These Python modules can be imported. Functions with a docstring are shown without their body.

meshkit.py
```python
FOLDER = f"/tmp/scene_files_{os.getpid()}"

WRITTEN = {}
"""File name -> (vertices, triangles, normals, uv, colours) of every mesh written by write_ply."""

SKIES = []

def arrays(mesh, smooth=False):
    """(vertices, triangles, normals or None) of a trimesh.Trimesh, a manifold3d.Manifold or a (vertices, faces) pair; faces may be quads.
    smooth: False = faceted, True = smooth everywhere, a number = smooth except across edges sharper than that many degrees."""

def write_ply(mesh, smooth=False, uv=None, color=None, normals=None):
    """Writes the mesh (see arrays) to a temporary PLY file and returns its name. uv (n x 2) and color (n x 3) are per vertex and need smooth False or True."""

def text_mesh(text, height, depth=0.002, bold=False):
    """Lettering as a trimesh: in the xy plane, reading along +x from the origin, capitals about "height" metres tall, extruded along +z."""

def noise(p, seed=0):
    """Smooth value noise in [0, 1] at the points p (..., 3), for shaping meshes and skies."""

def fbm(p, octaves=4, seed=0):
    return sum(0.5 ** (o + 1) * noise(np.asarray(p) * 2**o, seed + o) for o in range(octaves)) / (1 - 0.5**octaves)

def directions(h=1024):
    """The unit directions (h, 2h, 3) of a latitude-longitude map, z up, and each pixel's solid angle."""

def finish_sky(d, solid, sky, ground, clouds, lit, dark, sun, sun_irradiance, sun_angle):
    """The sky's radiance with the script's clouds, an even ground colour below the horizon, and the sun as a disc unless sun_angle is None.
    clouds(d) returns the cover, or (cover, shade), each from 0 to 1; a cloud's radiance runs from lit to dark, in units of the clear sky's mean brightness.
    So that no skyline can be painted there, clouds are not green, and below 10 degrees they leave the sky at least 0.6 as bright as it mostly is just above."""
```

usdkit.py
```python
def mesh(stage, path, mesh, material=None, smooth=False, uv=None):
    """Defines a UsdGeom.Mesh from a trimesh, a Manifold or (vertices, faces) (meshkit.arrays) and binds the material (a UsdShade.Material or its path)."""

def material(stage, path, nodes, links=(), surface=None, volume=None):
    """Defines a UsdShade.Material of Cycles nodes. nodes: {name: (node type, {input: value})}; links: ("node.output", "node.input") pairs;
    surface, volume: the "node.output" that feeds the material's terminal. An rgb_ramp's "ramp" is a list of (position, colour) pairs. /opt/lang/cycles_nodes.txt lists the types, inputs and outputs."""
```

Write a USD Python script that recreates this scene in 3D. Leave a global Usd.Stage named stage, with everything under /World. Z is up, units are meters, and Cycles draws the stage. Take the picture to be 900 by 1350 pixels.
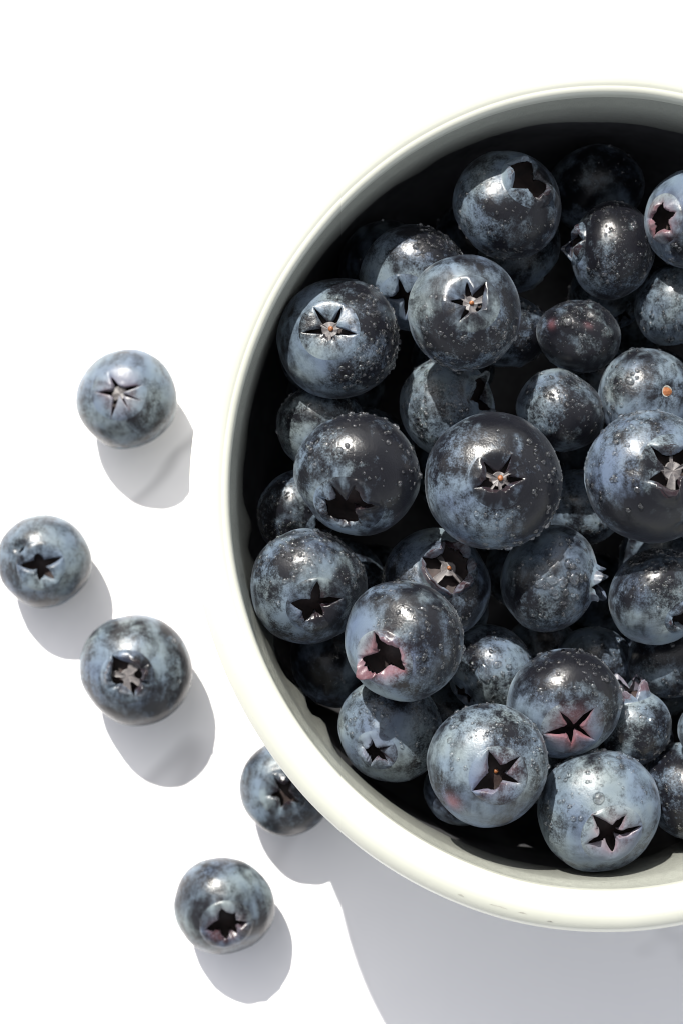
import math, random
import numpy as np, trimesh, usdkit, meshkit
from pxr import Usd, UsdGeom, UsdLux, UsdShade, Gf, Sdf, Vt

stage = Usd.Stage.CreateInMemory()
UsdGeom.SetStageUpAxis(stage, UsdGeom.Tokens.z)
UsdGeom.SetStageMetersPerUnit(stage, 1.0)
UsdGeom.Xform.Define(stage, '/World')
UsdGeom.Scope.Define(stage, '/World/Looks')
CM = 0.01

# ------------------------------------------------------------------ camera, sky, sun, exposure
D = 32.0                      # camera height above the table, cm
F = 2784.0                    # focal length in pixels of the 900 x 1350 photograph
cam = UsdGeom.Camera.Define(stage, '/World/camera')
cam.CreateHorizontalApertureAttr(24.0)
cam.CreateVerticalApertureAttr(36.0)
cam.CreateFocalLengthAttr(F / 900.0 * 24.0)
cam.CreateFStopAttr(30.0)
cam.CreateFocusDistanceAttr((D - 5.1) * CM)
cam.CreateClippingRangeAttr(Gf.Vec2f(0.02, 100.0))
cam.AddTranslateOp().Set(Gf.Vec3d(0, 0, D * CM))
cam.CreateExposureAttr(1.05)

SUN_EL = math.radians(43.5)
_h = np.array([-0.335, 0.942]); _h /= np.linalg.norm(_h)
SUN = np.array([_h[0] * math.cos(SUN_EL), _h[1] * math.cos(SUN_EL), math.sin(SUN_EL)])   # towards the sun
SUN_ROT = math.atan2(SUN[0], SUN[1])
sun = UsdLux.DistantLight.Define(stage, '/World/sun')
sun.CreateNormalizeAttr(True); sun.CreateIntensityAttr(1.25); sun.CreateAngleAttr(0.5)
sun.CreateColorAttr(Gf.Vec3f(1.0, 0.965, 0.90))
_z = Gf.Vec3d(*map(float, SUN)); _x = Gf.Cross(Gf.Vec3d(0, 0, 1), _z).GetNormalized(); _y = Gf.Cross(_z, _x)
sun.AddTransformOp().Set(Gf.Matrix4d(*_x, 0, *_y, 0, *_z, 0, 0, 0, 0, 1))

sky = UsdLux.DomeLight.Define(stage, '/World/sky')
sky_mat = usdkit.material(stage, '/World/Looks/sky_look', {
    's': ('sky_texture', {'sky_type': 'single_scattering', 'sun_disc': False, 'sun_elevation': SUN_EL, 'sun_rotation': SUN_ROT,
                          'aerosol_density': 2.0}),
    'h': ('hsv', {'saturation': 0.22, 'value': 1.0}),
    'b': ('background_shader', {'strength': 0.108})},
    [('s.color', 'h.color'), ('h.color', 'b.color')], surface='b.background')
UsdShade.MaterialBindingAPI.Apply(sky.GetPrim()).Bind(sky_mat)

# ------------------------------------------------------------------ helpers
_taken = {}
def numbered(path):
    n = _taken.get(path, -1) + 1
    _taken[path] = n
    return path if n == 0 else f'{path}_{n:03d}'

def keys(prim, **kw):
    for k, v in kw.items():
        if v: prim.SetCustomDataByKey(k, v)

def obj(name, mesh, mat, parent='/World', smooth=True, tint=None, **kw):
    """One Mesh prim (points in cm, written in metres)."""
    path = numbered(f'{parent}/{name}')
    if isinstance(mesh, trimesh.Trimesh): mesh = (mesh.vertices, mesh.faces)
    v = np.asarray(mesh[0]) * CM
    m = usdkit.mesh(stage, path, (v, mesh[1]), mat, smooth=smooth)
    if tint is not None:
        UsdGeom.PrimvarsAPI(m).CreatePrimvar('tint', Sdf.ValueTypeNames.Color3fArray, 'vertex').Set(Vt.Vec3fArray.FromNumpy(np.asarray(tint, np.float32)))
    keys(m.GetPrim(), **kw)
    return path

def thing(name, rot, loc, **kw):
    """An Xform directly under /World; rot's columns are the local axes."""
    path = numbered(f'/World/{name}')
    x = UsdGeom.Xform.Define(stage, path)
    r = np.asarray(rot).T
    x.AddTransformOp().Set(Gf.Matrix4d(*map(float, (*r[0], 0, *r[1], 0, *r[2], 0, *(np.asarray(loc) * CM), 1))))
    keys(x.GetPrim(), **kw)
    return path

def at(px, py, z):
    """The point at height z (cm) that the photograph shows at pixel px, py."""
    s = F / (D - z)
    return np.array([(px - 450) / s, (675 - py) / s, z])

# ------------------------------------------------------------------ materials
def skin_material():
    n = {'tc': ('texture_coordinate', {}), 'oi': ('object_info', {}), 'w': ('math', {'math_type': 'multiply', 'value2': 37.0}),
         't': ('attribute', {'attribute': 'tint'}), 'sep': ('separate_color', {'color_type': 'rgb'}),
         'n1': ('noise_texture', {'dimensions': '4D', 'scale': 230.0, 'detail': 5.0, 'roughness': 0.62, 'distortion': 0.5}),
         'n2': ('noise_texture', {'dimensions': '4D', 'scale': 1100.0, 'detail': 4.0, 'roughness': 0.7}),
         'n3': ('noise_texture', {'dimensions': '4D', 'scale': 4200.0, 'detail': 2.0, 'roughness': 0.6}),
         'a1': ('math', {'math_type': 'multiply_add', 'value2': 2.2, 'value3': -1.1}),
         'a2': ('math', {'math_type': 'multiply_add', 'value2': 1.75, 'value3': -0.875}),
         'a3': ('math', {'math_type': 'multiply_add', 'value2': 1.35, 'value3': -0.675}),
         'mp': ('mapping', {'mapping_type': 'point', 'rotation': (0.7, 0.4, 0.9), 'scale': (1.0, 0.22, 1.0)}),
         'n4': ('noise_texture', {'dimensions': '4D', 'scale': 520.0, 'detail': 3.0, 'roughness': 0.55, 'distortion': 0.6}), 'a4': ('math', {'math_type': 'multiply_add', 'value2': 1.5, 'value3': -0.75}),
         's1': ('math', {'math_type': 'add'}), 's2': ('math', {'math_type': 'add', 'value2': 0.0}), 's3': ('math', {'math_type': 'add'}),
         'f': ('map_range', {'range_type': 'smoothstep', 'from_min': 0.05, 'from_max': 1.2, 'to_min': 0.0, 'to_max': 1.0, 'clamp': True}),
         'hue': ('noise_texture', {'dimensions': '4D', 'scale': 160.0, 'detail': 2.0}),
         'bl': ('rgb_ramp', {'ramp': [(0.3, (0.070, 0.095, 0.142)), (0.5, (0.098, 0.130, 0.165)), (0.68, (0.138, 0.168, 0.178))]}),
         'c1': ('mix_color', {'a': (0.0042, 0.0044, 0.0064)}),
         'c2': ('mix_color', {'b': (0.15, 0.062, 0.072)}),
         'ro': ('map_range', {'from_min': 0.0, 'from_max': 1.0, 'to_min': 0.27, 'to_max': 0.41, 'clamp': True}),
         'gn': ('noise_texture', {'dimensions': '4D', 'scale': 105.0, 'detail': 2.0}),
         'gm': ('map_range', {'range_type': 'smoothstep', 'from_min': 0.36, 'from_max': 0.62, 'to_min': 0.22, 'to_max': 1.1, 'clamp': True}),
         'gs': ('math', {'math_type': 'multiply_add', 'value2': -0.62, 'value3': 1.0}), 'gx': ('math', {'math_type': 'multiply'}), 'gy': ('math', {'math_type': 'add'}), 'gz': ('math', {'math_type': 'multiply'}),
         'hb': ('math', {'math_type': 'multiply_add', 'value2': 0.55}),
         'bp': ('bump', {'strength': 0.5, 'distance': 0.00010}),
         'p': ('principled_bsdf', {'specular_ior_level': 0.36, 'diffuse_roughness': 0.5, 'sheen_weight': 0.05, 'sheen_roughness': 0.35, 'sheen_tint': (0.8, 0.9, 1.0)})}
    l = [('oi.random', 'w.value1')]
    for k in ('n1', 'n2', 'n3', 'hue', 'gn'): l += [('tc.object', k + '.vector'), ('w.value', k + '.w')]
    l += [('t.color', 'sep.color'), ('n1.fac', 'a1.value1'), ('n2.fac', 'a2.value1'), ('n3.fac', 'a3.value1'),
          ('a2.value', 'gy.value1'), ('a3.value', 'gy.value2'), ('gn.fac', 'gm.value'), ('sep.b', 'gs.value1'), ('gm.result', 'gx.value1'), ('gs.value', 'gx.value2'), ('gy.value', 'gz.value1'), ('gx.value', 'gz.value2'), ('a1.value', 's1.value1'), ('gz.value', 's1.value2'), ('s1.value', 's2.value1'), ('tc.object', 'mp.vector'), ('mp.vector', 'n4.vector'), ('w.value', 'n4.w'), ('n4.fac', 'a4.value1'), ('a4.value', 's2.value2'),
          ('s2.value', 's3.value1'), ('sep.r', 's3.value2'), ('s3.value', 'f.value'), ('hue.fac', 'bl.fac'),
          ('f.result', 'c1.fac'), ('bl.color', 'c1.b'), ('sep.g', 'c2.fac'), ('c1.result', 'c2.a'), ('c2.result', 'p.base_color'),
          ('f.result', 'ro.value'), ('ro.result', 'p.roughness'), ('n3.fac', 'hb.value1'), ('n2.fac', 'hb.value3'), ('hb.value', 'bp.height'), ('bp.normal', 'p.normal')]
    return usdkit.material(stage, '/World/Looks/blueberry_skin', n, l, surface='p.BSDF')

def grainy(name, c1, c2, scale, rough=0.6, bump=0.0, spec=0.5):
    return usdkit.material(stage, '/World/Looks/' + name, {
        'tc': ('texture_coordinate', {}), 'n': ('noise_texture', {'scale': scale, 'detail': 5.0, 'roughness': 0.65}),
        'r': ('rgb_ramp', {'ramp': [(0.32, c1), (0.68, c2)]}), 'bp': ('bump', {'strength': bump, 'distance': 0.0002}),
        'p': ('principled_bsdf', {'roughness': rough, 'specular_ior_level': spec})},
        [('tc.object', 'n.vector'), ('n.fac', 'r.fac'), ('r.color', 'p.base_color'), ('n.fac', 'bp.height'), ('bp.normal', 'p.normal')], surface='p.BSDF')

SKIN = skin_material()
PIT = grainy('calyx_pit', (0.010, 0.007, 0.007), (0.035, 0.020, 0.018), 900.0, 0.7, 0.3)
STAR = grainy('calyx_flesh', (0.045, 0.042, 0.045), (0.12, 0.108, 0.106), 1400.0, 0.5, 0.3)
STAR_RED = grainy('calyx_flesh_red', (0.11, 0.055, 0.065), (0.22, 0.13, 0.14), 1400.0, 0.5, 0.3)
SCAR = grainy('orange_scar', (0.11, 0.034, 0.010), (0.24, 0.090, 0.03), 2500.0, 0.45, 0.4)
SCAR_RING = grainy('pale_scar_ring', (0.13, 0.13, 0.12), (0.28, 0.27, 0.24), 1800.0, 0.5, 0.4)
WATER = usdkit.material(stage, '/World/Looks/water_drop', {'p': ('principled_bsdf', {'base_color': (1, 1, 1), 'roughness': 0.04, 'ior': 1.36, 'transmission_weight': 1.0, 'coat_weight': 1.0, 'coat_roughness': 0.07, 'coat_ior': 1.6})}, [], surface='p.BSDF')

# cream glaze: even, with faint kiln specks and thin grey rub marks
GLAZE = usdkit.material(stage, '/World/Looks/cream_glaze', {
    'tc': ('texture_coordinate', {}),
    'm': ('mapping', {'mapping_type': 'point', 'scale': (1, 1, 1)}),
    'n': ('noise_texture', {'scale': 55.0, 'detail': 4.0}), 'r': ('rgb_ramp', {'ramp': [(0.3, (0.375, 0.382, 0.335)), (0.7, (0.410, 0.416, 0.372))]}),
    'sp': ('noise_texture', {'scale': 900.0, 'detail': 3.0, 'roughness': 0.7}), 'sr': ('map_range', {'from_min': 0.66, 'from_max': 0.76, 'to_min': 0.0, 'to_max': 0.45, 'clamp': True}),
    'c': ('mix_color', {'b': (0.30, 0.29, 0.26)}),
    'b': ('bump', {'strength': 0.25, 'distance': 0.0003}),
    'p': ('principled_bsdf', {'roughness': 0.38, 'specular_ior_level': 0.4})},
    [('tc.object', 'n.vector'), ('tc.object', 'sp.vector'), ('n.fac', 'r.fac'), ('sp.fac', 'sr.value'), ('sr.result', 'c.fac'), ('r.color', 'c.a'), ('c.result', 'p.base_color'),
     ('n.fac', 'b.height'), ('b.normal', 'p.normal')], surface='p.BSDF')
SHADE_TINTED_GLAZE = usdkit.material(stage, '/World/Looks/shade_tinted_speckled_glaze', {  # the cream glaze inside the mouth, with the wall's shade put into its colour
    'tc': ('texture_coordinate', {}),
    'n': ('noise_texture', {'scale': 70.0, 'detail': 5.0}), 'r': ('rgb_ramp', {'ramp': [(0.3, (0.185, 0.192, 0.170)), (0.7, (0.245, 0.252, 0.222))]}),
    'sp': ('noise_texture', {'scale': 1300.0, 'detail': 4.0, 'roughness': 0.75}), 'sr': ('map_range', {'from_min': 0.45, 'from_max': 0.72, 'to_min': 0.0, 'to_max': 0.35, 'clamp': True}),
    'c': ('mix_color', {'b': (0.13, 0.13, 0.12)}), 'at': ('attribute', {'attribute': 'tint'}), 'painted_shade': ('mix_color', {'b': (0.075, 0.076, 0.074)}),  # last mix deepens the painted shade down the wall
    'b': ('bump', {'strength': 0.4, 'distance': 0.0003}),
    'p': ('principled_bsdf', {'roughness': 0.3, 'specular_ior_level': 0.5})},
    [('tc.object', 'n.vector'), ('tc.object', 'sp.vector'), ('n.fac', 'r.fac'), ('sp.fac', 'sr.value'), ('sr.result', 'c.fac'), ('r.color', 'c.a'), ('at.fac', 'painted_shade.fac'), ('c.result', 'painted_shade.a'), ('painted_shade.result', 'p.base_color'),
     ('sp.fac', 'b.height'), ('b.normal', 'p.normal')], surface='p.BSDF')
DARK_GLAZE = grainy('charcoal_glaze', (0.030, 0.030, 0.033), (0.055, 0.055, 0.058), 320.0, 0.30, 0.15)
RUB = grainy('rub_mark', (0.20, 0.195, 0.17), (0.42, 0.41, 0.36), 1500.0, 0.5, 0.2)
TABLE = usdkit.material(stage, '/World/Looks/white_marble', {
    'tc': ('texture_coordinate', {}),
    'w': ('noise_texture', {'scale': 13.0, 'detail': 3.0, 'roughness': 0.5, 'distortion': 0.8}),
    'd': ('math', {'math_type': 'subtract', 'value2': 0.5}), 'ab': ('math', {'math_type': 'absolute'}),
    'vein': ('map_range', {'range_type': 'smoothstep', 'from_min': 0.0, 'from_max': 0.024, 'to_min': 1.0, 'to_max': 0.0, 'clamp': True}),
    'pt': ('noise_texture', {'scale': 16.0, 'detail': 2.0}), 'pr': ('map_range', {'from_min': 0.36, 'from_max': 0.58, 'to_min': 0.0, 'to_max': 0.6, 'clamp': True}),
    'mm': ('math', {'math_type': 'multiply'}),
    'cl': ('noise_texture', {'scale': 22.0, 'detail': 5.0}), 'cr': ('rgb_ramp', {'ramp': [(0.3, (0.775, 0.76, 0.775)), (0.7, (0.825, 0.81, 0.815))]}),
    'c': ('mix_color', {'b': (0.38, 0.37, 0.38)}),
    'p': ('principled_bsdf', {'roughness': 0.42, 'specular_ior_level': 0.4})},
    [('tc.object', 'w.vector'), ('tc.object', 'pt.vector'), ('tc.object', 'cl.vector'), ('w.fac', 'd.value1'), ('d.value', 'ab.value1'), ('ab.value', 'vein.value'),
     ('pt.fac', 'pr.value'), ('vein.result', 'mm.value1'), ('pr.result', 'mm.value2'), ('mm.value', 'c.fac'), ('cl.fac', 'cr.fac'), ('cr.color', 'c.a'), ('c.result', 'p.base_color')], surface='p.BSDF')

# ------------------------------------------------------------------ the table
slab = trimesh.creation.box((170, 170, 3)); slab.apply_translation((5, 5, -1.5))
obj('table_top', slab, TABLE, smooth=False, kind='structure', label='white marble table top with faint grey veins under the bowl', category='table top')

# ------------------------------------------------------------------ the bowl
BC = at(797, 650, 5.15)[:2]          # the rim's centre, cm
OVAL = 1.058
T, RC, ZC = 0.236, 5.00, 5.15        # the rolled lip: tube radius, its ring, its height
NB = 256
def lathe(rows, closed=False):
    """rows: list of (radius(phi), z(phi)) arrays; a surface of revolution, slightly oval."""
    phi = np.linspace(0, 2 * np.pi, NB, endpoint=False)
    P = []
    for r, z in rows:
        r = np.broadcast_to(r, phi.shape); z = np.broadcast_to(z, phi.shape)
        P.append(np.stack([r * np.cos(phi), r * np.sin(phi) * OVAL, z], 1))
    V = np.concatenate(P); k = len(rows)
    i, j = np.meshgrid(np.arange(k if closed else k - 1), np.arange(NB), indexing='ij')
    a, b = i * NB + j, i * NB + (j + 1) % NB
    c, d = ((i + 1) % k) * NB + (j + 1) % NB, ((i + 1) % k) * NB + j
    return V, np.stack([a, b, c, d], -1).reshape(-1, 4)[:, ::-1]

PHI = np.linspace(0, 2 * np.pi, NB, endpoint=False)
def ring_noise(freq, seed):
    return meshkit.fbm(np.stack([np.cos(PHI) * freq + 9, np.sin(PHI) * freq + 9, np.full(NB, seed * 3.7)], 1), 3, seed) - 0.5
def inner_r(z):
    return np.interp(z, [0.55, 0.65, 0.9, 1.5, 2.6, 5.2], [2.8, 3.35, 3.95, 4.42, 4.70, 4.762])
# the lower edge of the cream glaze inside the bowl: runs and hanging drops
deg = np.degrees(PHI)
EDGE = np.interp(deg, [0, 60, 90, 130, 160, 185, 205, 225, 250, 270, 280, 292, 320, 360], [3.4, 3.8, 3.95, 3.9, 3.6, 3.35, 3.9, 4.2, 4.15, 4.1, 3.5, 2.8, 3.0, 3.4])
EDGE = EDGE + 0.28 * ring_noise(5, 3) + 0.18 * ring_noise(16, 5)
for a0, dz, wd in ((185, .30, 2.2), (192, .34, 1.8), (201, .55, 2.6), (213, .42, 2.0), (219, .5, 2.2), (172, .25, 2.5), (150, .2, 3), (120, .22, 3), (60, .25, 3)):
    EDGE -= dz * np.exp(-((deg - a0) / wd) ** 2)
DRIP = sum(np.exp(-((deg - a0) / (wd * 1.2)) ** 2) for a0, wd in ((201, 2.6), (213, 2.0), (219, 2.2), (192, 1.8), (185, 2.2)))
bowl = thing('ceramic_bowl', np.eye(3), (BC[0], BC[1], 0), label='round ceramic bowl with thick cream glazed rim and charcoal inside, full of blueberries', category='bowl')
wob = 0.018 * ring_noise(4, 8)
rows = [(3.0, 0.30), (3.0, 0.02), (3.05, 0.0), (3.35, 0.0), (3.42, 0.03), (3.5, 0.32), (4.0, 0.55), (4.42, 1.1), (4.80, 1.7), (5.10, 2.5), (5.26, 3.4), (5.25, 3.8), (5.12, 4.6)]
obj('outer_wall', lathe(rows + [(5.05, 4.95)]), GLAZE, bowl, smooth=60)
rim_rows = []
for a in np.linspace(-40, 84, 16):
    rim_rows.append((RC + (T + 0.045) * math.cos(math.radians(a)) + wob, ZC + T * math.sin(math.radians(a)) + wob * 0.6))
IC, RI = 0.088, RC - T                       # the inner corner's radius, the mouth's radius
for x in (0.72, 0.45, 0.2):
    rim_rows.append((RI + IC + (T - IC) * x + wob, ZC + T - 0.022 * (1 - x) ** 1.6 + wob * 0.6))
for a in np.linspace(80, 180, 11):
    rim_rows.append((RI + IC + IC * math.cos(math.radians(a)) + wob, ZC + T - 0.028 - IC + IC * math.sin(math.radians(a)) + wob * 0.6))
rim_rows.append((RI + 0.002 + wob, ZC - 0.02 + wob * 0.6))
rim_rows.append((RI + 0.03 + wob, ZC - 0.10 + wob * 0.6))
obj('rim', lathe(rim_rows), GLAZE, bowl, label='thick rounded cream rim')
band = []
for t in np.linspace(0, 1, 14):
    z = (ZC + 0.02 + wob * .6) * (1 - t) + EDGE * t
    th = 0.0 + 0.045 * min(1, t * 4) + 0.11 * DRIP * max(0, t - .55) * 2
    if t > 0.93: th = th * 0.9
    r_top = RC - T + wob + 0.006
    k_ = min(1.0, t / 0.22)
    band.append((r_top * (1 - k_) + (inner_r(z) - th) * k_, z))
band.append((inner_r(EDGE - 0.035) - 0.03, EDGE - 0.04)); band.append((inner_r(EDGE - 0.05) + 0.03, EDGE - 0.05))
painted_shade = np.repeat(np.concatenate([np.linspace(0, 1, 14) ** 1.5 * .62, [.62, .62]]), NB)  # painted shade, growing from the lip to the band's lower edge
obj('glaze_band', lathe(band[::1]), SHADE_TINTED_GLAZE, bowl, tint=np.stack([painted_shade] * 3, 1), label='cream glaze band with painted shade and a wavy dripping lower edge')
zz = [4.85, 4.7, 4.3, 3.7, 3.0, 2.6, 2.0, 1.5, 1.15, 0.9, 0.72, 0.62]
V, Fq = lathe([(inner_r(z) + 0.012, z) for z in zz] + [(2.6, 0.54), (1.2, 0.5), (0.01, 0.5)])
obj('charcoal_lining', (V, Fq), DARK_GLAZE, bowl, label='dark charcoal glazed inside')
V, Fq = lathe([(3.02, 0.28), (1.5, 0.29), (0.01, 0.29)]); obj('underside', (V, Fq[:, ::-1]), GLAZE, bowl)
# thin grey rub marks on the lip, bottom left of the rim
rng = np.random.default_rng(5)
for a0, length, up in ((254.5, 2.6, 63), (258.0, 1.3, 62), (249, 0.9, 58), (262, .8, 52)):
    pts_t, pts_b = [], []
    for s in np.linspace(0, 1, 14):
        p = math.radians(a0 + (s - .5) * length); wdt = 2.2 * math.sin(math.pi * s) * rng.uniform(.4, 1.0) + .2
        cen = up + 2 * math.sin(3 * s)
        for lst, sg in ((pts_t, 1), (pts_b, -1)):
            a = math.radians(cen + sg * wdt); rr = RC + (T + 0.0472) * math.cos(a)
            lst.append((rr * math.cos(p), rr * math.sin(p) * OVAL, ZC + (T + 0.0022) * math.sin(a)))
    n = len(pts_t); V = np.array(pts_t + pts_b); Fq = [(i + n, i + n + 1, i + 1, i) for i in range(n - 1)]
    obj('rub_mark', (V, np.array(Fq)), RUB, bowl)

# ------------------------------------------------------------------ blueberries
SECT, NS = 22, 46
def frame_for(n, roll=0.0):
    n = np.asarray(n, float); n /= np.linalg.norm(n)
    x = np.array([1.0, 0, 0]) - n[0] * n
    if np.linalg.norm(x) < 0.2: x = np.array([0, 1.0, 0]) - n[1] * n
    x /= np.linalg.norm(x); y = np.cross(n, x)
    c, s = math.cos(roll), math.sin(roll)
    return np.stack([c * x + s * y, -s * x + c * y, n], 1)

def unit(th, ph):
    th, ph = np.broadcast_arrays(th, ph)
    return np.stack([np.sin(th) * np.cos(ph), np.sin(th) * np.sin(ph), np.cos(th)], -1)

def grid_faces(rows, cols, off=0):
    i, j = np.meshgrid(np.arange(rows - 1), np.arange(cols), indexing='ij')
    a = off + i * cols + j; b = off + i * cols + (j + 1) % cols
    return np.stack([a, a + cols, b + cols, b], -1).reshape(-1, 4)

def make_berry(path, R, rot, seed, kind='star', arms=None, size=0.42, tip=0.14, q=1.5, lift=0.0, rag=0.0, bloom=0.5, red=0.0, squash=0.88,
               wet=None, wetness=0.5, dents=(), drops=40, dropdir=None, bigdrops=(), elong=None, halo=0.45, scar=None, patches=(), detail=1.0, stars=None, soft=0.15):
    """Skin with an opening, the lobed calyx round the opening, its pit, scar and the drops of water. Local +z points out of the calyx."""
    rs = np.random.default_rng(seed)
    to_local = lambda d: np.asarray(rot).T @ (np.asarray(d, float) / np.linalg.norm(d))
    ns = int(NS * detail); sect = max(8, int(SECT * detail))
    soft_spots = [(unit(np.array(rs.uniform(.7, 2.6)), np.array(rs.uniform(0, 6.28))), rs.uniform(.015, .05), rs.uniform(.28, .6)) for _ in range(4)]
    def radial(d):
        """Radius of the berry in the local directions d, without the calyx lobes."""
        r = R * (1 + 0.08 * (meshkit.fbm(d * 1.3 + seed * 7.3, 2, seed) - 0.5) + 0.016 * (meshkit.fbm(d * 5 + seed, 2, seed + 9) - 0.5))
        th = np.arccos(np.clip(d[..., 2], -1, 1))
        r = r * (1 - 0.10 * np.exp(-(th / 0.62) ** 2) * (kind != 'stem') + 0.018 * np.exp(-((th - size * 1.25) / 0.13) ** 2) * (kind != 'stem'))
        if kind == 'stem': r = r * (1 - 0.10 * np.exp(-(th / 0.17) ** 2) + 0.012 * np.exp(-((th - .27) / 0.09) ** 2))
        for l, depth, width in soft_spots:
            r = r * (1 - depth * np.exp(-(np.arccos(np.clip(d @ l, -1, 1)) / width) ** 2))
        for dd, depth, width in dents:
            l = to_local(dd) if len(dd) == 3 else dd
            ang = np.arccos(np.clip(d @ np.asarray(l), -1, 1))
            r = r * (1 - depth * np.exp(-(ang / width) ** 2))
        return r
    scl = np.array([1.0, 1.0, squash])
    if elong is not None:
        ev, ef = to_local(elong[0]), elong[1]
    def place(d, r):
        p = d * r[..., None] * scl
        if elong is not None: p = p + np.outer((p.reshape(-1, 3) @ ev), ev).reshape(p.shape) * (ef - 1)
        return p
    wl = None if wet is None else to_local(wet)
    def tint(d, extra_red=0.0):
        th = np.arccos(np.clip(d[..., 2], -1, 1)); ph = np.arctan2(d[..., 1], d[..., 0])
        streak = meshkit.fbm(np.stack([np.cos(ph) * 4.5 + 20, np.sin(ph) * 4.5 + 20, th * 1.5 + seed], -1), 3, seed + 3)
        b = bloom + 1.1 * (meshkit.fbm(d * 2.0 + seed * 3.1, 3, seed + 5) - 0.5)
        b = b + halo * np.exp(-((th - size) / 0.42) ** 2) * np.clip(0.2 + 2.2 * (streak - 0.32), 0, 1.4)
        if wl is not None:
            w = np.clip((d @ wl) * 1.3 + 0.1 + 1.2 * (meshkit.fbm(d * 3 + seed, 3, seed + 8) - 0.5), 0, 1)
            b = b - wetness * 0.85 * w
        g = 0.34 * red * np.exp(-((th - size * 0.7) / 0.20) ** 2) * np.clip(meshkit.fbm(d * 3.5 + seed, 2, seed + 21) * 2.2 - 0.3, 0, 1) + extra_red
        for dd, width, amt in patches:
            ang = np.arccos(np.clip(d @ to_local(dd), -1, 1)); g = g + amt * np.exp(-(ang / width) ** 2)
        return np.stack([np.clip(b, -0.12, 2), np.clip(g, 0, 1), np.full_like(b, soft)], -1)

    if kind == 'stem':
        nph = 5 * sect; ph = np.linspace(0, 2 * np.pi, nph, endpoint=False); th = np.linspace(0.10, np.pi - 1e-3, ns + 8)
        d = unit(th[:, None], ph[None, :] + 0 * th[:, None]); v = place(d, radial(d))
        obj('skin', (v.reshape(-1, 3), grid_faces(len(th), nph)), SKIN, path, tint=tint(d).reshape(-1, 3))
        base = place(np.array([[0, 0, 1.0]]), radial(np.array([[0, 0, 1.0]])))[0][2]
        bump_ = trimesh.creation.icosphere(3); bump_.apply_scale((0.12 * R, 0.10 * R, 0.04 * R))
        bv = np.asarray(bump_.vertices); bv = bv * (1 + .6 * (meshkit.fbm(bv / R * 14 + seed, 2) - .5))[:, None]
        obj('stem_scar', (bv + [0.01 * R, 0, base + 0.004 * R], bump_.faces), SCAR, path, label='round orange stem scar')
        rr = np.linspace(0, 1, 6); t = np.linspace(0, 2 * np.pi, 40, endpoint=False)
        V = np.concatenate([np.stack([np.cos(t) * R * (.08 + .06 * k), np.sin(t) * R * (.08 + .06 * k), 0 * t + base + R * (.012 + .018 * math.sin(math.pi * k))], 1) for k in rr])
        obj('scar_ring', (V, grid_faces(6, 40)[:, ::1]), SCAR_RING, path)
    else:
        if arms is None:
            a0 = rs.uniform(0, 360); arms = [(a0 + 72 * k + rs.uniform(-12, 12), rs.uniform(0.75, 1.1)) for k in range(5)]
        arms = sorted((math.radians(a % 360), L) for a, L in arms)
        NA = len(arms)
        t = (1 - np.cos(np.linspace(0, np.pi, sect, endpoint=False))) / 2
        ph, u, Lb, lobe = [], [], [], []
        for k in range(NA):
            a, La = arms[k]; b, Lc = arms[(k + 1) % NA]
            if k == NA - 1: b += 2 * np.pi
            ph += list(a + (b - a) * t); u += list(t); Lb += list(La + (Lc - La) * t); lobe += [k] * sect
        ph, u, Lb, lobe = map(np.array, (ph, u, Lb, lobe)); nph = len(ph)
        tips = tip * rs.uniform(0.65, 1.5, NA); lifts = lift + rs.uniform(-0.06, 0.10, NA) + rag * rs.uniform(-.1, .5, NA)
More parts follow.
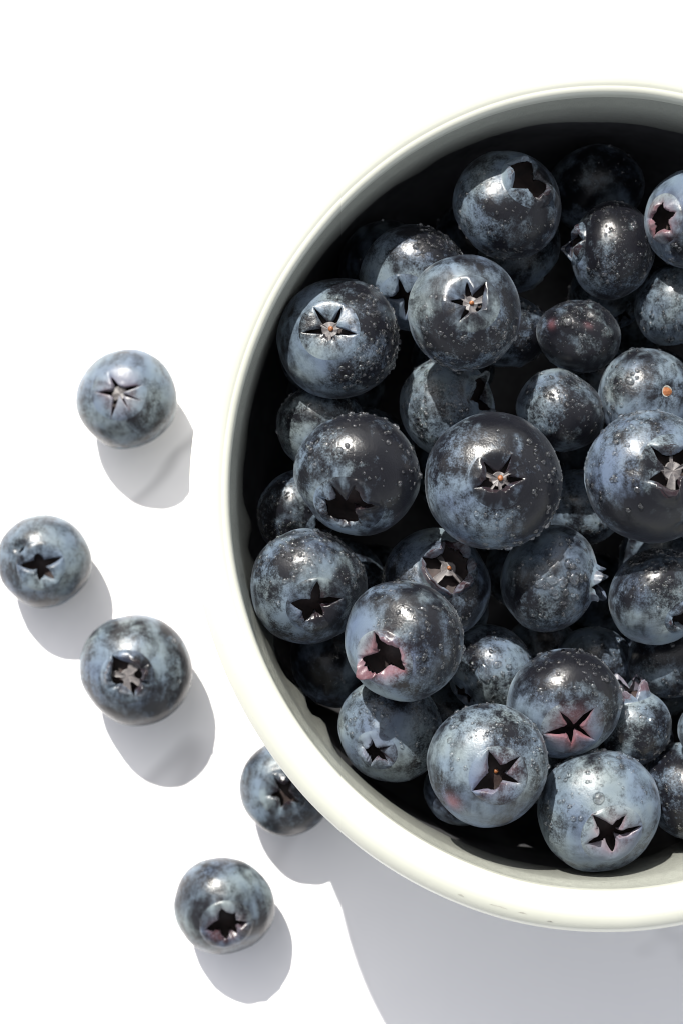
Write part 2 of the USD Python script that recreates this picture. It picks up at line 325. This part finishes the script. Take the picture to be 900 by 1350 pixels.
        prof = 1 - np.abs(2 * u - 1) ** q
        jag = meshkit.fbm(np.stack([np.cos(ph) * 9 + 30, np.sin(ph) * 9 + 30, 0 * ph + seed], 1), 3, seed + 2) - 0.5
        th_out = size * Lb
        th_b = th_out - (th_out - np.minimum(tips[lobe], th_out * .8)) * prof + (0.16 + 0.30 * rag) * jag * size
        th_b = np.clip(th_b, 0.03, size * 1.25)
        th_r = size * 1.3 + 0 * th_b
        # skin from the ring to the far pole
        s = np.linspace(0, 1, ns) ** 1.15
        th = th_r[None, :] + (np.pi - 1e-3 - th_r[None, :]) * s[:, None]
        d = unit(th, ph[None, :] + 0 * th); v = place(d, radial(d))
        # calyx lobes from their tips out to the ring
        nt = 12; tt = np.linspace(1, 0, nt)                     # 1 = tip, 0 = ring
        thc = th_r[None, :] + (th_b - th_r)[None, :] * tt[:, None]
        dc = unit(thc, ph[None, :] + 0 * thc); rc = radial(dc)
        wave = meshkit.fbm(np.concatenate([dc * 6 + seed], -1), 2, seed + 31) - 0.5
        up = (lifts[lobe] * prof)[None, :] * tt[:, None] ** 1.4 + (0.03 + 0.25 * rag) * wave * tt[:, None] * (0.3 + prof)[None, :]
        up = up + (0.03 if kind != 'disc' else 0.010) * np.sin(np.pi * tt)[:, None]
        out0 = np.clip(lifts, 0, 1)[lobe] * prof * R * 0.85
        vc = place(dc, rc + R * up)
        out = (np.clip(lifts, 0, 1)[lobe] * prof)[None, :] * tt[:, None] ** 1.6 * R * 0.85
        hd = np.stack([np.cos(ph), np.sin(ph), 0 * ph], -1)
        vc = vc + hd[None] * out[..., None]
        th2 = 0.030 * R
        nf = 6; kf = np.linspace(1, 0, nf)[:, None]                # the tips fold over and hang into the pit
        flap = rs.uniform(.25, .75, NA)[lobe][None, :] * np.clip(prof, 0, 1)[None, :] * (1 + 1.2 * jag)[None, :]
        thf = np.clip(th_b[None, :] * (1 - 0.55 * flap * kf), 0.02, None)
        df = unit(thf, ph[None, :] + 0 * thf)
        vf = place(df, radial(df) + R * up[:1] - R * (0.03 * kf + 0.17 * kf ** 1.7) * np.clip(flap * 1.8, 0, 1)) + np.stack([np.cos(ph), np.sin(ph), 0 * ph], -1)[None] * out0[None, :, None]
        vf = vf[:-1]; df = df[:-1]
        under = place(dc, rc + R * up - th2 * (0.35 + 0.65 * (1 - tt))[:, None] - 0.0 * R) + hd[None] * (out[..., None] + 0.012 * R)
        loop = np.concatenate([under[::-1], vf, vc], 0)               # underside from the ring to the tip, then the top back to the ring
        dl = np.concatenate([dc[::-1], df, dc], 0)
        # one normal field over skin and lobes, so that no seam shows at the ring
        full = np.concatenate([loop, v[1:]], 0)
        vv, ff, nn = meshkit.arrays((full.reshape(-1, 3), grid_faces(full.shape[0], nph)), True)
        nl = loop.shape[0] * nph
        nskin = nn.reshape(full.shape)[loop.shape[0] - 1:]
        p1 = obj('skin', (v.reshape(-1, 3), grid_faces(ns, nph)), SKIN, path, tint=tint(d).reshape(-1, 3))
        UsdGeom.Mesh.Get(stage, p1).GetNormalsAttr().Set(Vt.Vec3fArray.FromNumpy(nskin.reshape(-1, 3).astype(np.float32)))
        edge_red = np.concatenate([np.full((nt, nph), 0.35 + 0.4 * red), np.full((nf - 1, nph), 0.22 + 0.4 * red), (0.06 + 0.5 * red) * (tt ** 4)[:, None] + np.zeros((nt, nph))], 0)
        tc_ = tint(dl) ; tc_[..., 1] = np.clip(tc_[..., 1] + edge_red * (0.25 + red), 0, .9)
        tc_[:nt, :, 0] -= 0.25; tc_[nt:nt + nf - 1, :, 0] += 0.05
        p2 = obj('calyx', (loop.reshape(-1, 3), grid_faces(2 * nt + nf - 1, nph)), SKIN, path, tint=tc_.reshape(-1, 3), label='lobed crown round the opening' if False else None)
        UsdGeom.Mesh.Get(stage, p2).GetNormalsAttr().Set(Vt.Vec3fArray.FromNumpy(nn[:nl].astype(np.float32)))
        # the pit
        base = np.mean(place(dc, rc)[-1], 0)[2]; rho = R * math.sin(size * 1.3) * 0.985
        if elong is not None: rho *= min(1.0, ef)
        depth = R * (0.30 if kind != 'disc' else 0.20)
        prof_p = [(1.0, -0.035 * R), (0.98, -depth * .45), (0.90, -depth * .8), (0.7, -depth), (0.45, -depth * 1.02), (0.3, -depth * .93), (0.12, -depth * .88), (0.005, -depth * .86)]
        phs = np.linspace(0, 2 * np.pi, 40, endpoint=False)
        rg = np.concatenate([np.stack([rho * k * np.cos(phs), rho * k * np.sin(phs), 0 * phs + base + z], 1) for k, z in prof_p])
        obj('calyx_pit', (rg, grid_faces(len(prof_p), 40)[:, ::-1]), PIT, path)
        ztop = place(np.array([[0, 0, 1.0]]), radial(np.array([[0, 0, 1.0]])))[0][2]
        zc = base - depth * .86
        if kind == 'disc':
            # a pale star plate that spans from the scar to the lobes
            n2 = 90; a2 = np.linspace(0, 2 * np.pi, n2, endpoint=False)
            cen = stars
            if cen is None:
                cen = []
                for k in range(NA):
                    b = arms[(k + 1) % NA][0] + (2 * np.pi if k == NA - 1 else 0); cen.append((math.degrees((arms[k][0] + b) / 2), rs.uniform(.7, 1.1), rs.uniform(.16, .34)))
            rr = np.full(n2, 0.13 * size / .42)
            for c, L, w in cen:
                da = (a2 - math.radians(c) + np.pi) % (2 * np.pi) - np.pi
                rr = np.maximum(rr, size * 1.12 * L * np.exp(-(np.abs(da) / w) ** 2.5))
            rows_ = []
            for k in np.linspace(0.02, 1, 9):
                z = ztop - 0.085 * R + 0.05 * R * k ** 2 * (rr / size) - (1 - np.cos(rr * k)) * R * .75
                z = z + 0.02 * R * np.sin(a2 * 3 + seed) * k
                rows_.append(np.stack([R * np.sin(rr * k) * np.cos(a2), R * np.sin(rr * k) * np.sin(a2), z], 1))
            low = [r_ - [0, 0, 0.03 * R] for r_ in rows_[::-1]]
            V = np.concatenate(rows_ + low)
            obj('calyx_star', (V, grid_faces(18, n2)), STAR_RED if red > .5 else STAR, path)
            zc = ztop - 0.075 * R
        if scar if scar is not None else False:
            nub = trimesh.creation.icosphere(2); nub.apply_scale((0.042 * R, 0.042 * R, 0.04 * R))
            nv = np.asarray(nub.vertices) * (1 + .4 * (meshkit.fbm(np.asarray(nub.vertices) / R * 25 + seed, 2) - .5))[:, None]
            obj('style_scar', (nv + [0.02 * R, 0.015 * R, zc], nub.faces), SCAR, path)

    # water
    if drops:
        ico = trimesh.creation.icosphere(1); iv, if_ = np.asarray(ico.vertices), np.asarray(ico.faces); VV, FF, n = [], [], 0
        dl = to_local(dropdir if dropdir is not None else (0.5, 0.35, 0.8)); tries = 0; made = 0; drops = int(drops * 2.2)
        while made < drops and tries < drops * 40:
            tries += 1
            w = rs.normal(size=3); w /= np.linalg.norm(w)
            w = w + dl * 1.1; w /= np.linalg.norm(w)
            if math.acos(np.clip(w[2], -1, 1)) < size * 1.35 + .05: continue
            if (np.asarray(rot) @ w)[2] < -0.05: continue
            if meshkit.fbm(w[None] * 3.2 + seed, 2, seed + 40)[0] < 0.42: continue
            r = R * (0.015 + 0.038 * rs.random() ** 2.8)
            pos = place(w[None], radial(w[None]))[0]; fr = frame_for(w)
            sq = np.array([rs.uniform(.85, 1.2), 1, rs.uniform(.6, .85)])
            VV.append((iv * r * sq) @ fr.T + pos + w * r * .12); FF.append(if_ + n); n += len(iv); made += 1
        if VV: obj('water_droplets', (np.concatenate(VV), np.concatenate(FF)), WATER, path, kind='stuff')
    ico = trimesh.creation.icosphere(3)
    for bx, by, br in bigdrops:                                  # offsets in the picture plane, as parts of R
        w = to_local((bx, by, math.sqrt(max(0.02, 1 - bx * bx - by * by))))
        pos = place(w[None], radial(w[None]))[0]; fr = frame_for(w, rs.uniform(0, 3))
        sq = np.array([rs.uniform(1.0, 1.45), 1, rs.uniform(.5, .65)])
        dv = np.asarray(ico.vertices); dv = dv * (1 + .22 * (meshkit.fbm(dv * 1.3 + seed + bx * 9, 2) - .5))[:, None]
        obj('water_drop', ((dv * br * R * sq) @ fr.T + pos + w * br * R * .08, ico.faces), WATER, path)

LOOSE = 'loose blueberries on the white table'
PILE = 'blueberries in the bowl'
# px, py, radius in pixels, height of the centre (cm), calyx pixel, options, label
B = [
 (668, 270, 72, 4.10, (699, 240), dict(kind='star', size=.44, tip=.16, rag=.32, lift=.06, bloom=.62, wet=(.6, -.5, .5), wetness=.6, halo=.35, drops=50, dropdir=(-.2, -.4, .8), scar=False, arms=[(150, 1.1), (215, 1.0), (290, .8), (10, .9), (80, 1.05)]),
  'blueberry near the bowl top, half in rim shadow, ragged dark crown facing upper right'),
 (546, 366, 70, 4.0, (530, 407), dict(kind='star', size=.42, bloom=.66, lift=.02, wet=(.75, .45, .3), wetness=.9, drops=150, dropdir=(.85, .35, .3), q=2.2),
  'pale blueberry half hidden behind the orange dotted one and the speckled one at upper left'),
 (445, 445, 79, 4.35, (431, 437), dict(scar=True, kind='disc', size=.42, tip=.17, lift=-.06, bloom=.47, wet=(.7, -.1, .5), wetness=.35, halo=.55, drops=110, dropdir=(.6, 0, .6), q=2.0, arms=[(125, 1.15), (62, 1.15), (185, 1.1), (-12, 1.15), (265, .5)], stars=[(150, 1.0, .14), (268, 1.0, .22), (22, .95, .34)]),
  'speckled blueberry at upper left of the pile, crown a pale star with dark heart-shaped pits'),
 (612, 412, 74, 4.85, (618, 403), dict(scar=True, kind='disc', lift=-.03, size=.42, tip=.20, bloom=.50, wet=(.45, -.6, .5), wetness=.5, halo=.42, drops=60, dropdir=(.0, -.55, .7), q=1.6, arms=[(55, 1.15), (100, 1.0), (175, .95), (238, .9), (310, .5)], stars=[(20, 1.0, .32), (140, 1.0, .28), (207, 1.0, .2), (285, 1.0, .42)]),
  'round blueberry with bright orange dot between three black crown pits, near the top middle'),
 (806, 330, 57, 3.75, (752, 322), dict(kind='star', size=.36, bloom=.30, wet=(.2, .2, .9), wetness=.35, drops=130, dropdir=(.1, .2, .9), squash=.98, elong=((0, 1, 0), 1.14), rag=.3, lift=.08),
  'small upright oval blueberry covered in tiny drops, alone near the top right'),
 (910, 290, 64, 4.25, (858, 292), dict(kind='star', size=.42, bloom=.66, red=.7, rag=.28, lift=.03, tip=.14, drops=50, dropdir=(-.2, -.6, .6), wet=(.3, -.8, .3), wetness=.4),
  'pink crowned blueberry cut by the right edge near the top, a diagonal shadow across it'),
 (893, 402, 58, 3.45, (930, 440), dict(kind='star', size=.4, bloom=.60, drops=70, dropdir=(0, -.3, .9), bigdrops=((-.1, -.62, .06), (-.35, -.62, .06), (-.15, -.85, .055))),
  'blueberry under the pink crowned one at the right edge, lit as a pale triangle'),
 (762, 443, 54, 3.75, (738, 515), dict(kind='star', size=.4, bloom=.18, drops=90, dropdir=(-.1, .4, .8), dents=(((.15, .5, .8), .16, .25), ((-.1, -.2, .95), .10, .4), ((.0, .95, .3), .12, .2)), patches=(((-.70, .25, .67), .11, .5), ((.16, .25, .95), .09, .35)), bigdrops=((-.35, .32, .12), (-.15, .62, .05), (-.6, .55, .05)), wet=(0, .5, .8), wetness=.25),
  'small dark wrinkled blueberry with two red patches and a crease on top'),
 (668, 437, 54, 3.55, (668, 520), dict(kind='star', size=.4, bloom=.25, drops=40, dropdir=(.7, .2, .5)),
  'dark blueberry mostly hidden behind the orange dotted one, only its right side showing'),
 (738, 540, 58, 3.95, (715, 612), dict(kind='star', size=.4, bloom=.56, wet=(.35, -.55, .6), wetness=.4, drops=90, dropdir=(0, .3, .8), elong=((-.25, .95, 0), 1.06), dents=(((.55, .75, .3), .12, .5), ((-.85, .5, .2), .10, .45)), bigdrops=((-.3, .35, .045), (-.1, .4, .04), (.05, .3, .05))),
  'small teardrop shaped blueberry with pointed top between the two biggest ones'),
 (852, 523, 64, 4.2, (875, 518), dict(kind='stem', bloom=.62, drops=55, dropdir=(-.3, .5, .8), bigdrops=((-.42, .28, .08), (-.35, .42, .05), (.05, .6, .05)), wet=(.6, .4, .4), wetness=.35),
  'blueberry turned stem end up, showing one round orange scar, at the right'),
 (858, 628, 86, 4.85, (884, 620), dict(kind='disc', size=.46, tip=.20, bloom=.60, wet=(.1, -.9, .3), wetness=1.0, halo=.4, drops=45, q=2.6, rag=.15, dropdir=(-.4, .5, .6), dents=(((-.35, .12, .9), .035, .13), ((-.1, .38, .9), .03, .10), ((.4, -.75, .5), .05, .12)), arms=[(135, 1.2), (60, 1.0), (200, 1.05), (-10, 1.1), (285, .7)], stars=[(170, 1.0, .2), (95, 1.0, .14), (262, 1.05, .3), (25, 1.0, .15), (320, 1., .2)], bigdrops=((-.55, .58, .06), (-.42, .45, .035), (-.3, -.2, .04))),
  'large blueberry right of the largest one, crown with big black pits and dented skin beside'),
 (650, 635, 89, 5.0, (653, 632), dict(scar=True, kind='disc', lift=-.03, size=.35, tip=.18, bloom=.34, wet=(.75, .25, .4), wetness=.95, halo=.6, drops=60, dropdir=(.5, -.3, .6), q=2.4, arms=[(132, 1.05), (62, 1.1), (200, 1.0), (0, 1.1), (275, .5)], stars=[(160, .95, .22), (278, 1.25, .17), (32, .9, .17), (232, .75, .14), (335, .95, .15)], bigdrops=((.02, .72, .03),)),
  'largest blueberry, at the centre of the pile, small star crown facing straight up'),
 (470, 626, 82, 4.75, (455, 679), dict(kind='star', size=.46, tip=.20, bloom=.30, wet=(.7, .1, .5), wetness=1.0, halo=.85, drops=60, dropdir=(.25, .55, .75), rag=.25, lift=.0, q=1.6, scar=False, arms=[(165, .9), (125, 1.05), (75, 1.0), (10, 1.0), (215, .9), (300, .8)]),
  'big blueberry left of the largest one, dark jagged crown below white bloom streaks'),
 (590, 537, 66, 3.65, (640, 522), dict(kind='star', size=.36, bloom=.56, drops=160, dropdir=(-.1, .3, .9), rag=.3, lift=.1),
  'blueberry below the orange dotted one, lit as a pale triangle, otherwise in shade'),
 (423, 563, 58, 3.9, (425, 600), dict(kind='star', size=.4, bloom=.50, drops=50, dropdir=(-.4, .3, .8)),
  'small blueberry against the left wall, only a pale wedge lit below the speckled one'),
 (393, 675, 55, 3.5, (430, 700), dict(kind='star', size=.4, bloom=.50, drops=80, dropdir=(-.2, -.2, .9), wet=(-.2, -.7, .5), wetness=.4, elong=((0, 1, 0), 1.06)),
  'smooth grey blueberry peeping out between two larger ones at the left wall'),
 (407, 773, 76, 4.55, (421, 803), dict(kind='star', size=.42, tip=.22, bloom=.55, q=1.15, wet=(.5, .2, .7), wetness=.35, halo=.40, drops=110, dropdir=(.1, .4, .8), lift=-.03, rag=.06, scar=False, arms=[(88, 1.15), (168, 1.15), (12, 1.1), (232, .85), (300, .55)], bigdrops=((.1, .33, .045),)),
  'blueberry touching the lower left wall with a clean black star-shaped crown'),
 (531, 845, 79, 4.95, (496, 872), dict(kind='star', size=.42, tip=.26, bloom=.60, red=.75, q=1.8, wet=(.6, .3, .6), wetness=.5, halo=.5, drops=75, dropdir=(.5, .35, .75), rag=.28, lift=.02, scar=False, arms=[(110, 1.2), (45, 1.0), (190, 1.0), (250, .8), (-15, 1.05)], bigdrops=((.05, .12, .04), (.33, .3, .04))),
  'blueberry with a reddish purple open crown on its lower left side, near the lower left'),
 (576, 768, 71, 4.1, (592, 742), dict(scar=True, kind='disc', size=.46, tip=.2, bloom=.5, q=2.0, rag=.4, lift=.12, halo=.3, drops=150, dropdir=(-.3, 0, .9), red=.15, arms=[(160, 1.15), (95, 1.1), (30, 1.0), (280, 1.1), (350, .9)], stars=[(125, 1.0, .25), (225, 1.0, .3), (320, 1.1, .22)], dents=(((.45, -.1, .9), .06, .25),)),
  'frosty blueberry below the largest one, torn crown with a spike and an orange dot'),
 (725, 762, 68, 4.17, (790, 770), dict(kind='star', size=.3, bloom=.62, wet=(-.2, -.7, .4), wetness=.35, drops=60, dropdir=(.2, -.1, .9), lift=.12, rag=.2, elong=((.9, .42, 0), 1.06), bigdrops=((-.04, .0, .11), (.17, -.06, .10), (.0, -.22, .085), (-.28, -.05, .085), (-.35, .07, .05), (.3, .28, .10), (.42, .0, .12), (.05, -.32, .06), (.25, -.25, .06), (.2, -.45, .05), (.38, .22, .05), (-.12, -.12, .05))),
  'blueberry dotted with big clear water drops, upper left half shaded by the largest one'),
 (868, 785, 67, 4.25, (897, 818), dict(kind='star', size=.30, bloom=.60, drops=130, dropdir=(.1, .7, .6), dents=(((-.6, .7, .3), .10, .5), ((.2, .9, .2), .08, .6), ((.1, -.6, .75), .06, .2)), wet=(.4, .5, .6), wetness=.45, patches=(), q=1.6, rag=.15),
  'wrinkled flat topped blueberry at the right edge with a pale rimmed hole'),
 (765, 668, 55, 2.95, (780, 620), dict(kind='star', size=.4, bloom=.45, drops=60, dropdir=(0, -.3, .9)),
  'small blueberry deep in the gap right of the largest one'),
 (646, 884, 62, 3.75, (600, 920), dict(kind='star', size=.36, bloom=.56, drops=80, dropdir=(.2, 0, .9), dents=(((-.1, .75, .5), .08, .3),), bigdrops=((-.23, .0, .13), (.05, .18, .07), (-.03, -.12, .065), (.3, .15, .06), (.15, .0, .05), (-.5, .15, .07))),
  'small lumpy blueberry with a tear shaped drop, between reddish crowned and pink lobed ones'),
 (743, 927, 74, 4.7, (752, 963), dict(kind='star', size=.46, tip=.13, bloom=.58, red=.8, q=2.3, wet=(.35, .8, .5), wetness=.55, halo=.35, drops=70, dropdir=(.3, .6, .6), lift=-.02, scar=False, arms=[(125, 1.0), (48, 1.15), (188, 1.15), (265, .75), (325, .9)], bigdrops=((.2, .93, .06), (-.05, .95, .05))),
  'blueberry with a five slit black star crown and pink lobes, lower right of centre'),
 (643, 1009, 80, 4.75, (655, 1018), dict(scar=True, kind='star', size=.40, tip=.20, bloom=.62, red=.25, q=1.7, wet=(.3, .1, .8), wetness=.2, halo=.3, drops=55, dropdir=(.2, .6, .7), lift=0, arms=[(112, 1.2), (42, 1.2), (208, 1.25), (-20, 1.0), (280, .35)], patches=(((-.60, -.55, .58), .14, .7), ((.05, .37, .9), .01, .0)), bigdrops=()),
  'blueberry with an orange centred star crown and a pink bruise, low in the pile'),
 (506, 972, 69, 4.0, (482, 1000), dict(kind='star', size=.34, tip=.06, bloom=.60, q=2.6, rag=.16, lift=.0, drops=60, dropdir=(0, .5, .8), dents=(((-.62, -.30, .72), .10, .13), ((-.3, .25, .92), .05, .14), ((-.12, -.55, .8), .08, .12), ((.2, .1, .95), .04, .2)), red=.2),
  'creased blueberry with a crumpled crown by the lower left rim, below the reddish crowned one'),
 (788, 1070, 81, 4.45, (803, 1099), dict(kind='star', size=.42, tip=.20, bloom=.66, red=.45, q=1.3, wet=(0, 0, 1), wetness=0.0, halo=.4, drops=45, dropdir=(-.2, .6, .7), lift=-.02, rag=.14, scar=False, arms=[(132, 1.25), (195, 1.05), (12, 1.2), (272, .8), (60, .95)], dents=(((.3, .35, .9), .04, .2),), bigdrops=((-.08, .3, .09),)),
  'frosted blueberry lowest in the bowl, black star crown, touching the sunlit cream wall'),
 (833, 957, 51, 3.9, (823, 905), dict(kind='star', size=.52, tip=.3, bloom=.6, red=.35, rag=.55, lift=.22, drops=50, dropdir=(.3, -.4, .8), elong=((-.2, 1, 0), 1.12), bigdrops=((-.3, .38, .10), (.1, .3, .09), (.35, .25, .07)), wet=(.5, -.6, .4), wetness=.35),
  'narrow blueberry with a frilly brown crown at its top, right of the pink lobed one'),
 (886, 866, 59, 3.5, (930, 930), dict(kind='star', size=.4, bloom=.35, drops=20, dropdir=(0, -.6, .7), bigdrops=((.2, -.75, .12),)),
  'dark blueberry in shade under the wrinkled flat topped one, with a single bright drop'),
 (785, 872, 50, 3.3, (770, 920), dict(kind='star', size=.4, bloom=.55, drops=30, dropdir=(.3, .5, .7)),
  'small blueberry showing behind the top of the pink lobed one'),
 (908, 1043, 66, 3.8, (960, 1000), dict(kind='star', size=.4, bloom=.36, drops=40, dropdir=(-.4, .3, .8)),
  'dusky blueberry cut by the right edge beside the lowest frosted one'),
 (930, 965, 40, 4.45, (990, 960), dict(kind='star', size=.4, bloom=.65, drops=20),
  'blueberry of which only a pale blue sliver shows at the right edge'),
 (598, 1057, 46, 3.5, (560, 1120), dict(kind='star', size=.4, bloom=.35, drops=25),
  'dark blueberry tucked under the one with a pink bruise, next to the lower rim'),
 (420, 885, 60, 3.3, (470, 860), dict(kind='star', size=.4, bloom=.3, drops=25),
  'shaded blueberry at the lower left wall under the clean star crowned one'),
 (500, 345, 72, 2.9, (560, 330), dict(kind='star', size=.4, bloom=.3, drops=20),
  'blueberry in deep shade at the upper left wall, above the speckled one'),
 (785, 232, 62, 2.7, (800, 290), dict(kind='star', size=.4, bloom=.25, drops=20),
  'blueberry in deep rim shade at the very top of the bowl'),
]
L = [
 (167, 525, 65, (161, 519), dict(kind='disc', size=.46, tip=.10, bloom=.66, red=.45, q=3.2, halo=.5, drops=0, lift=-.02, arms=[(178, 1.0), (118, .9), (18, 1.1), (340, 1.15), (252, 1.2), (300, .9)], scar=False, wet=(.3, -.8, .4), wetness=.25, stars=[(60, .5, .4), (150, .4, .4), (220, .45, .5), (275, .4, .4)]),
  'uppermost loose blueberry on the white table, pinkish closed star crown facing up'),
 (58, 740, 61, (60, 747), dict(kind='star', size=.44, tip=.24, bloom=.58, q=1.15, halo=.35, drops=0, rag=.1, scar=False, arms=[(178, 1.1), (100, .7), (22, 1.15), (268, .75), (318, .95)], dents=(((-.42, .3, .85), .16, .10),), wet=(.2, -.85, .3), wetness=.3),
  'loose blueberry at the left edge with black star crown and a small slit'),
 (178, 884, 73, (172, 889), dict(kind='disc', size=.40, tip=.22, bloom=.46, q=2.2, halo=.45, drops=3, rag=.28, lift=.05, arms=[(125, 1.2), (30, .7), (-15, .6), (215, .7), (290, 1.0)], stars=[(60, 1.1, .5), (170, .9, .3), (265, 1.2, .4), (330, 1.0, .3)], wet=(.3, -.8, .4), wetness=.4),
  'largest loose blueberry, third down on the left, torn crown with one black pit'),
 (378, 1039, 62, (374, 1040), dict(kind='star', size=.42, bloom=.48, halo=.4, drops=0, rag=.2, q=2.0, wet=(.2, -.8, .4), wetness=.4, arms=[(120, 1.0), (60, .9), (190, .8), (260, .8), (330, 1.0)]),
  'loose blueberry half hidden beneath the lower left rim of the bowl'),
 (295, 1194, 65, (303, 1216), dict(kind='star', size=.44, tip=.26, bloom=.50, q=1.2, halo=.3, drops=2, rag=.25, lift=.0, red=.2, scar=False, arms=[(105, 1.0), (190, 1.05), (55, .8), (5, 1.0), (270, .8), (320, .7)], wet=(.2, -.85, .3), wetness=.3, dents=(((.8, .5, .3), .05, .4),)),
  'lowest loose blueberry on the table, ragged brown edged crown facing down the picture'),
]

# settle the pile: neighbours may touch but not run into one another
P0 = np.array([(b[0], b[1], b[2], b[3]) for b in B], float)
Z = P0[:, 3].copy()
def solve(Z):
    s = F / (D - Z)
    return np.stack([(P0[:, 0] - 450) / s, (675 - P0[:, 1]) / s, Z], 1), P0[:, 2] / s
ell = np.array([0.95] * len(B))
for it in range(400):
    C, Rr = solve(Z); dz = np.zeros(len(Z)); worst = 0
    for i in range(len(Z)):
        for j in range(i):
            dd = C[i] - C[j]; need = 0.94 * (Rr[i] + Rr[j]); dist = np.linalg.norm(dd)
            if dist < need:
                worst = max(worst, need - dist)
                sg = 1 if dd[2] >= 0 else -1
                push = 0.3 * (need - dist) / max(0.35, abs(dd[2]) / dist)
                dz[i] += sg * push; dz[j] -= sg * push
    Z = Z + np.clip(dz, -.1, .1) + 0.004 * (P0[:, 3] - Z)
    Z = np.minimum(Z, 5.25)
C, Rr = solve(Z)
# keep every berry inside the wall
for i in range(len(Z)):
    q_ = (C[i][:2] - BC) / [1, OVAL]; rad = np.linalg.norm(q_); lim = inner_r(Z[i]) - Rr[i] * .97 - .05
    if rad > lim and Z[i] < 4.9: C[i][:2] = BC + q_ / rad * lim * np.array([1, OVAL])

for i, (px, py, rp, z, cal, opt, lab) in enumerate(B):
    R = Rr[i]; n = np.array([(cal[0] - px) / rp, -(cal[1] - py) / rp]); m = np.linalg.norm(n)
    n3 = np.array([*n, math.sqrt(max(0, 1 - m * m))]) if m < .97 else np.array([*(n / m * .97), -.25 if m > 1.1 else .15])
    rot = frame_for(n3)
    sq = opt.pop('squash', .88)
    path = thing('blueberry', rot, C[i], label=lab, category='blueberry', group=PILE)
    make_berry(path, R * (1 + (1 - sq) * .25), rot, 11 + i * 7, squash=sq, **opt)

for i, (px, py, rp, cal, opt, lab) in enumerate(L):
    z = rp / F * (D - .7) * .93
    c = at(px, py, z); R = rp / F * (D - z)
    n = np.array([(cal[0] - px) / rp, -(cal[1] - py) / rp]); n3 = np.array([*n, math.sqrt(max(.05, 1 - n @ n))])
    rot = frame_for(n3)
    path = thing('blueberry', rot, c, label=lab, category='blueberry', group=LOOSE)
    make_berry(path, R * 1.02, rot, 501 + i * 13, squash=.88, soft=.40, **opt)

# ------------------------------------------------------------------ the berries underneath and on the far side of the bowl
rng = np.random.default_rng(42)
placed = [(C[i], Rr[i]) for i in range(len(Z))]
fill = []
for k in range(30000):
    r = rng.uniform(.58, .74); a = rng.uniform(0, 2 * np.pi); rad = math.sqrt(rng.random()) * (4.7 - r)
    p = np.array([BC[0] + rad * math.cos(a), BC[1] + rad * math.sin(a) * OVAL, 0.0])
    out = p[0] > 4.9
    zmax = 4.3 if out else 3.3
    z = 0.55 + r
    for f, fr in fill:                                            # come to rest on what lies below
        h2 = (r + fr) ** 2 - np.sum((f[:2] - p[:2]) ** 2)
        if h2 > 0: z = max(z, f[2] + math.sqrt(h2) * .985)
    while z < zmax and np.linalg.norm((p[:2] - BC) / [1, OVAL]) > inner_r(z - .3 * r) - r: z += .1
    if z > zmax: continue
    p[2] = z
    if any(np.linalg.norm(p - c) < .96 * (r + cr) for c, cr in placed): continue
    if any(np.linalg.norm(p - c) < .94 * (r + cr) for c, cr in fill): continue
    fill.append((p, r))
    if len(fill) > 120: break
protos = []
for k, (p, r) in enumerate(fill):
    n3 = rng.normal(size=3); n3 /= np.linalg.norm(n3); rot = frame_for(n3, rng.uniform(0, 6))
    vis = p[0] > 4.9
    lab = 'blueberry lying in the unseen right half of the bowl' if vis else 'blueberry buried beneath the others, in shade down in the bowl'
    grp = 'blueberries out of view on the right' if vis else 'blueberries buried in the bowl'
    if k < 3:
        path = thing('blueberry', rot * 1.0, p, label=lab, category='blueberry', group=grp)
        make_berry(path, r, rot, 900 + k * 5, bloom=.5, drops=25, detail=.6); protos.append((path, r))
    else:
        src, sr = protos[k % 3]
        path = thing('blueberry', rot * (r / sr), p)
        x = stage.GetPrimAtPath(path)
        x.GetReferences().AddInternalReference(src); x.SetInstanceable(True)
        keys(x, label=lab, category='blueberry', group=grp)
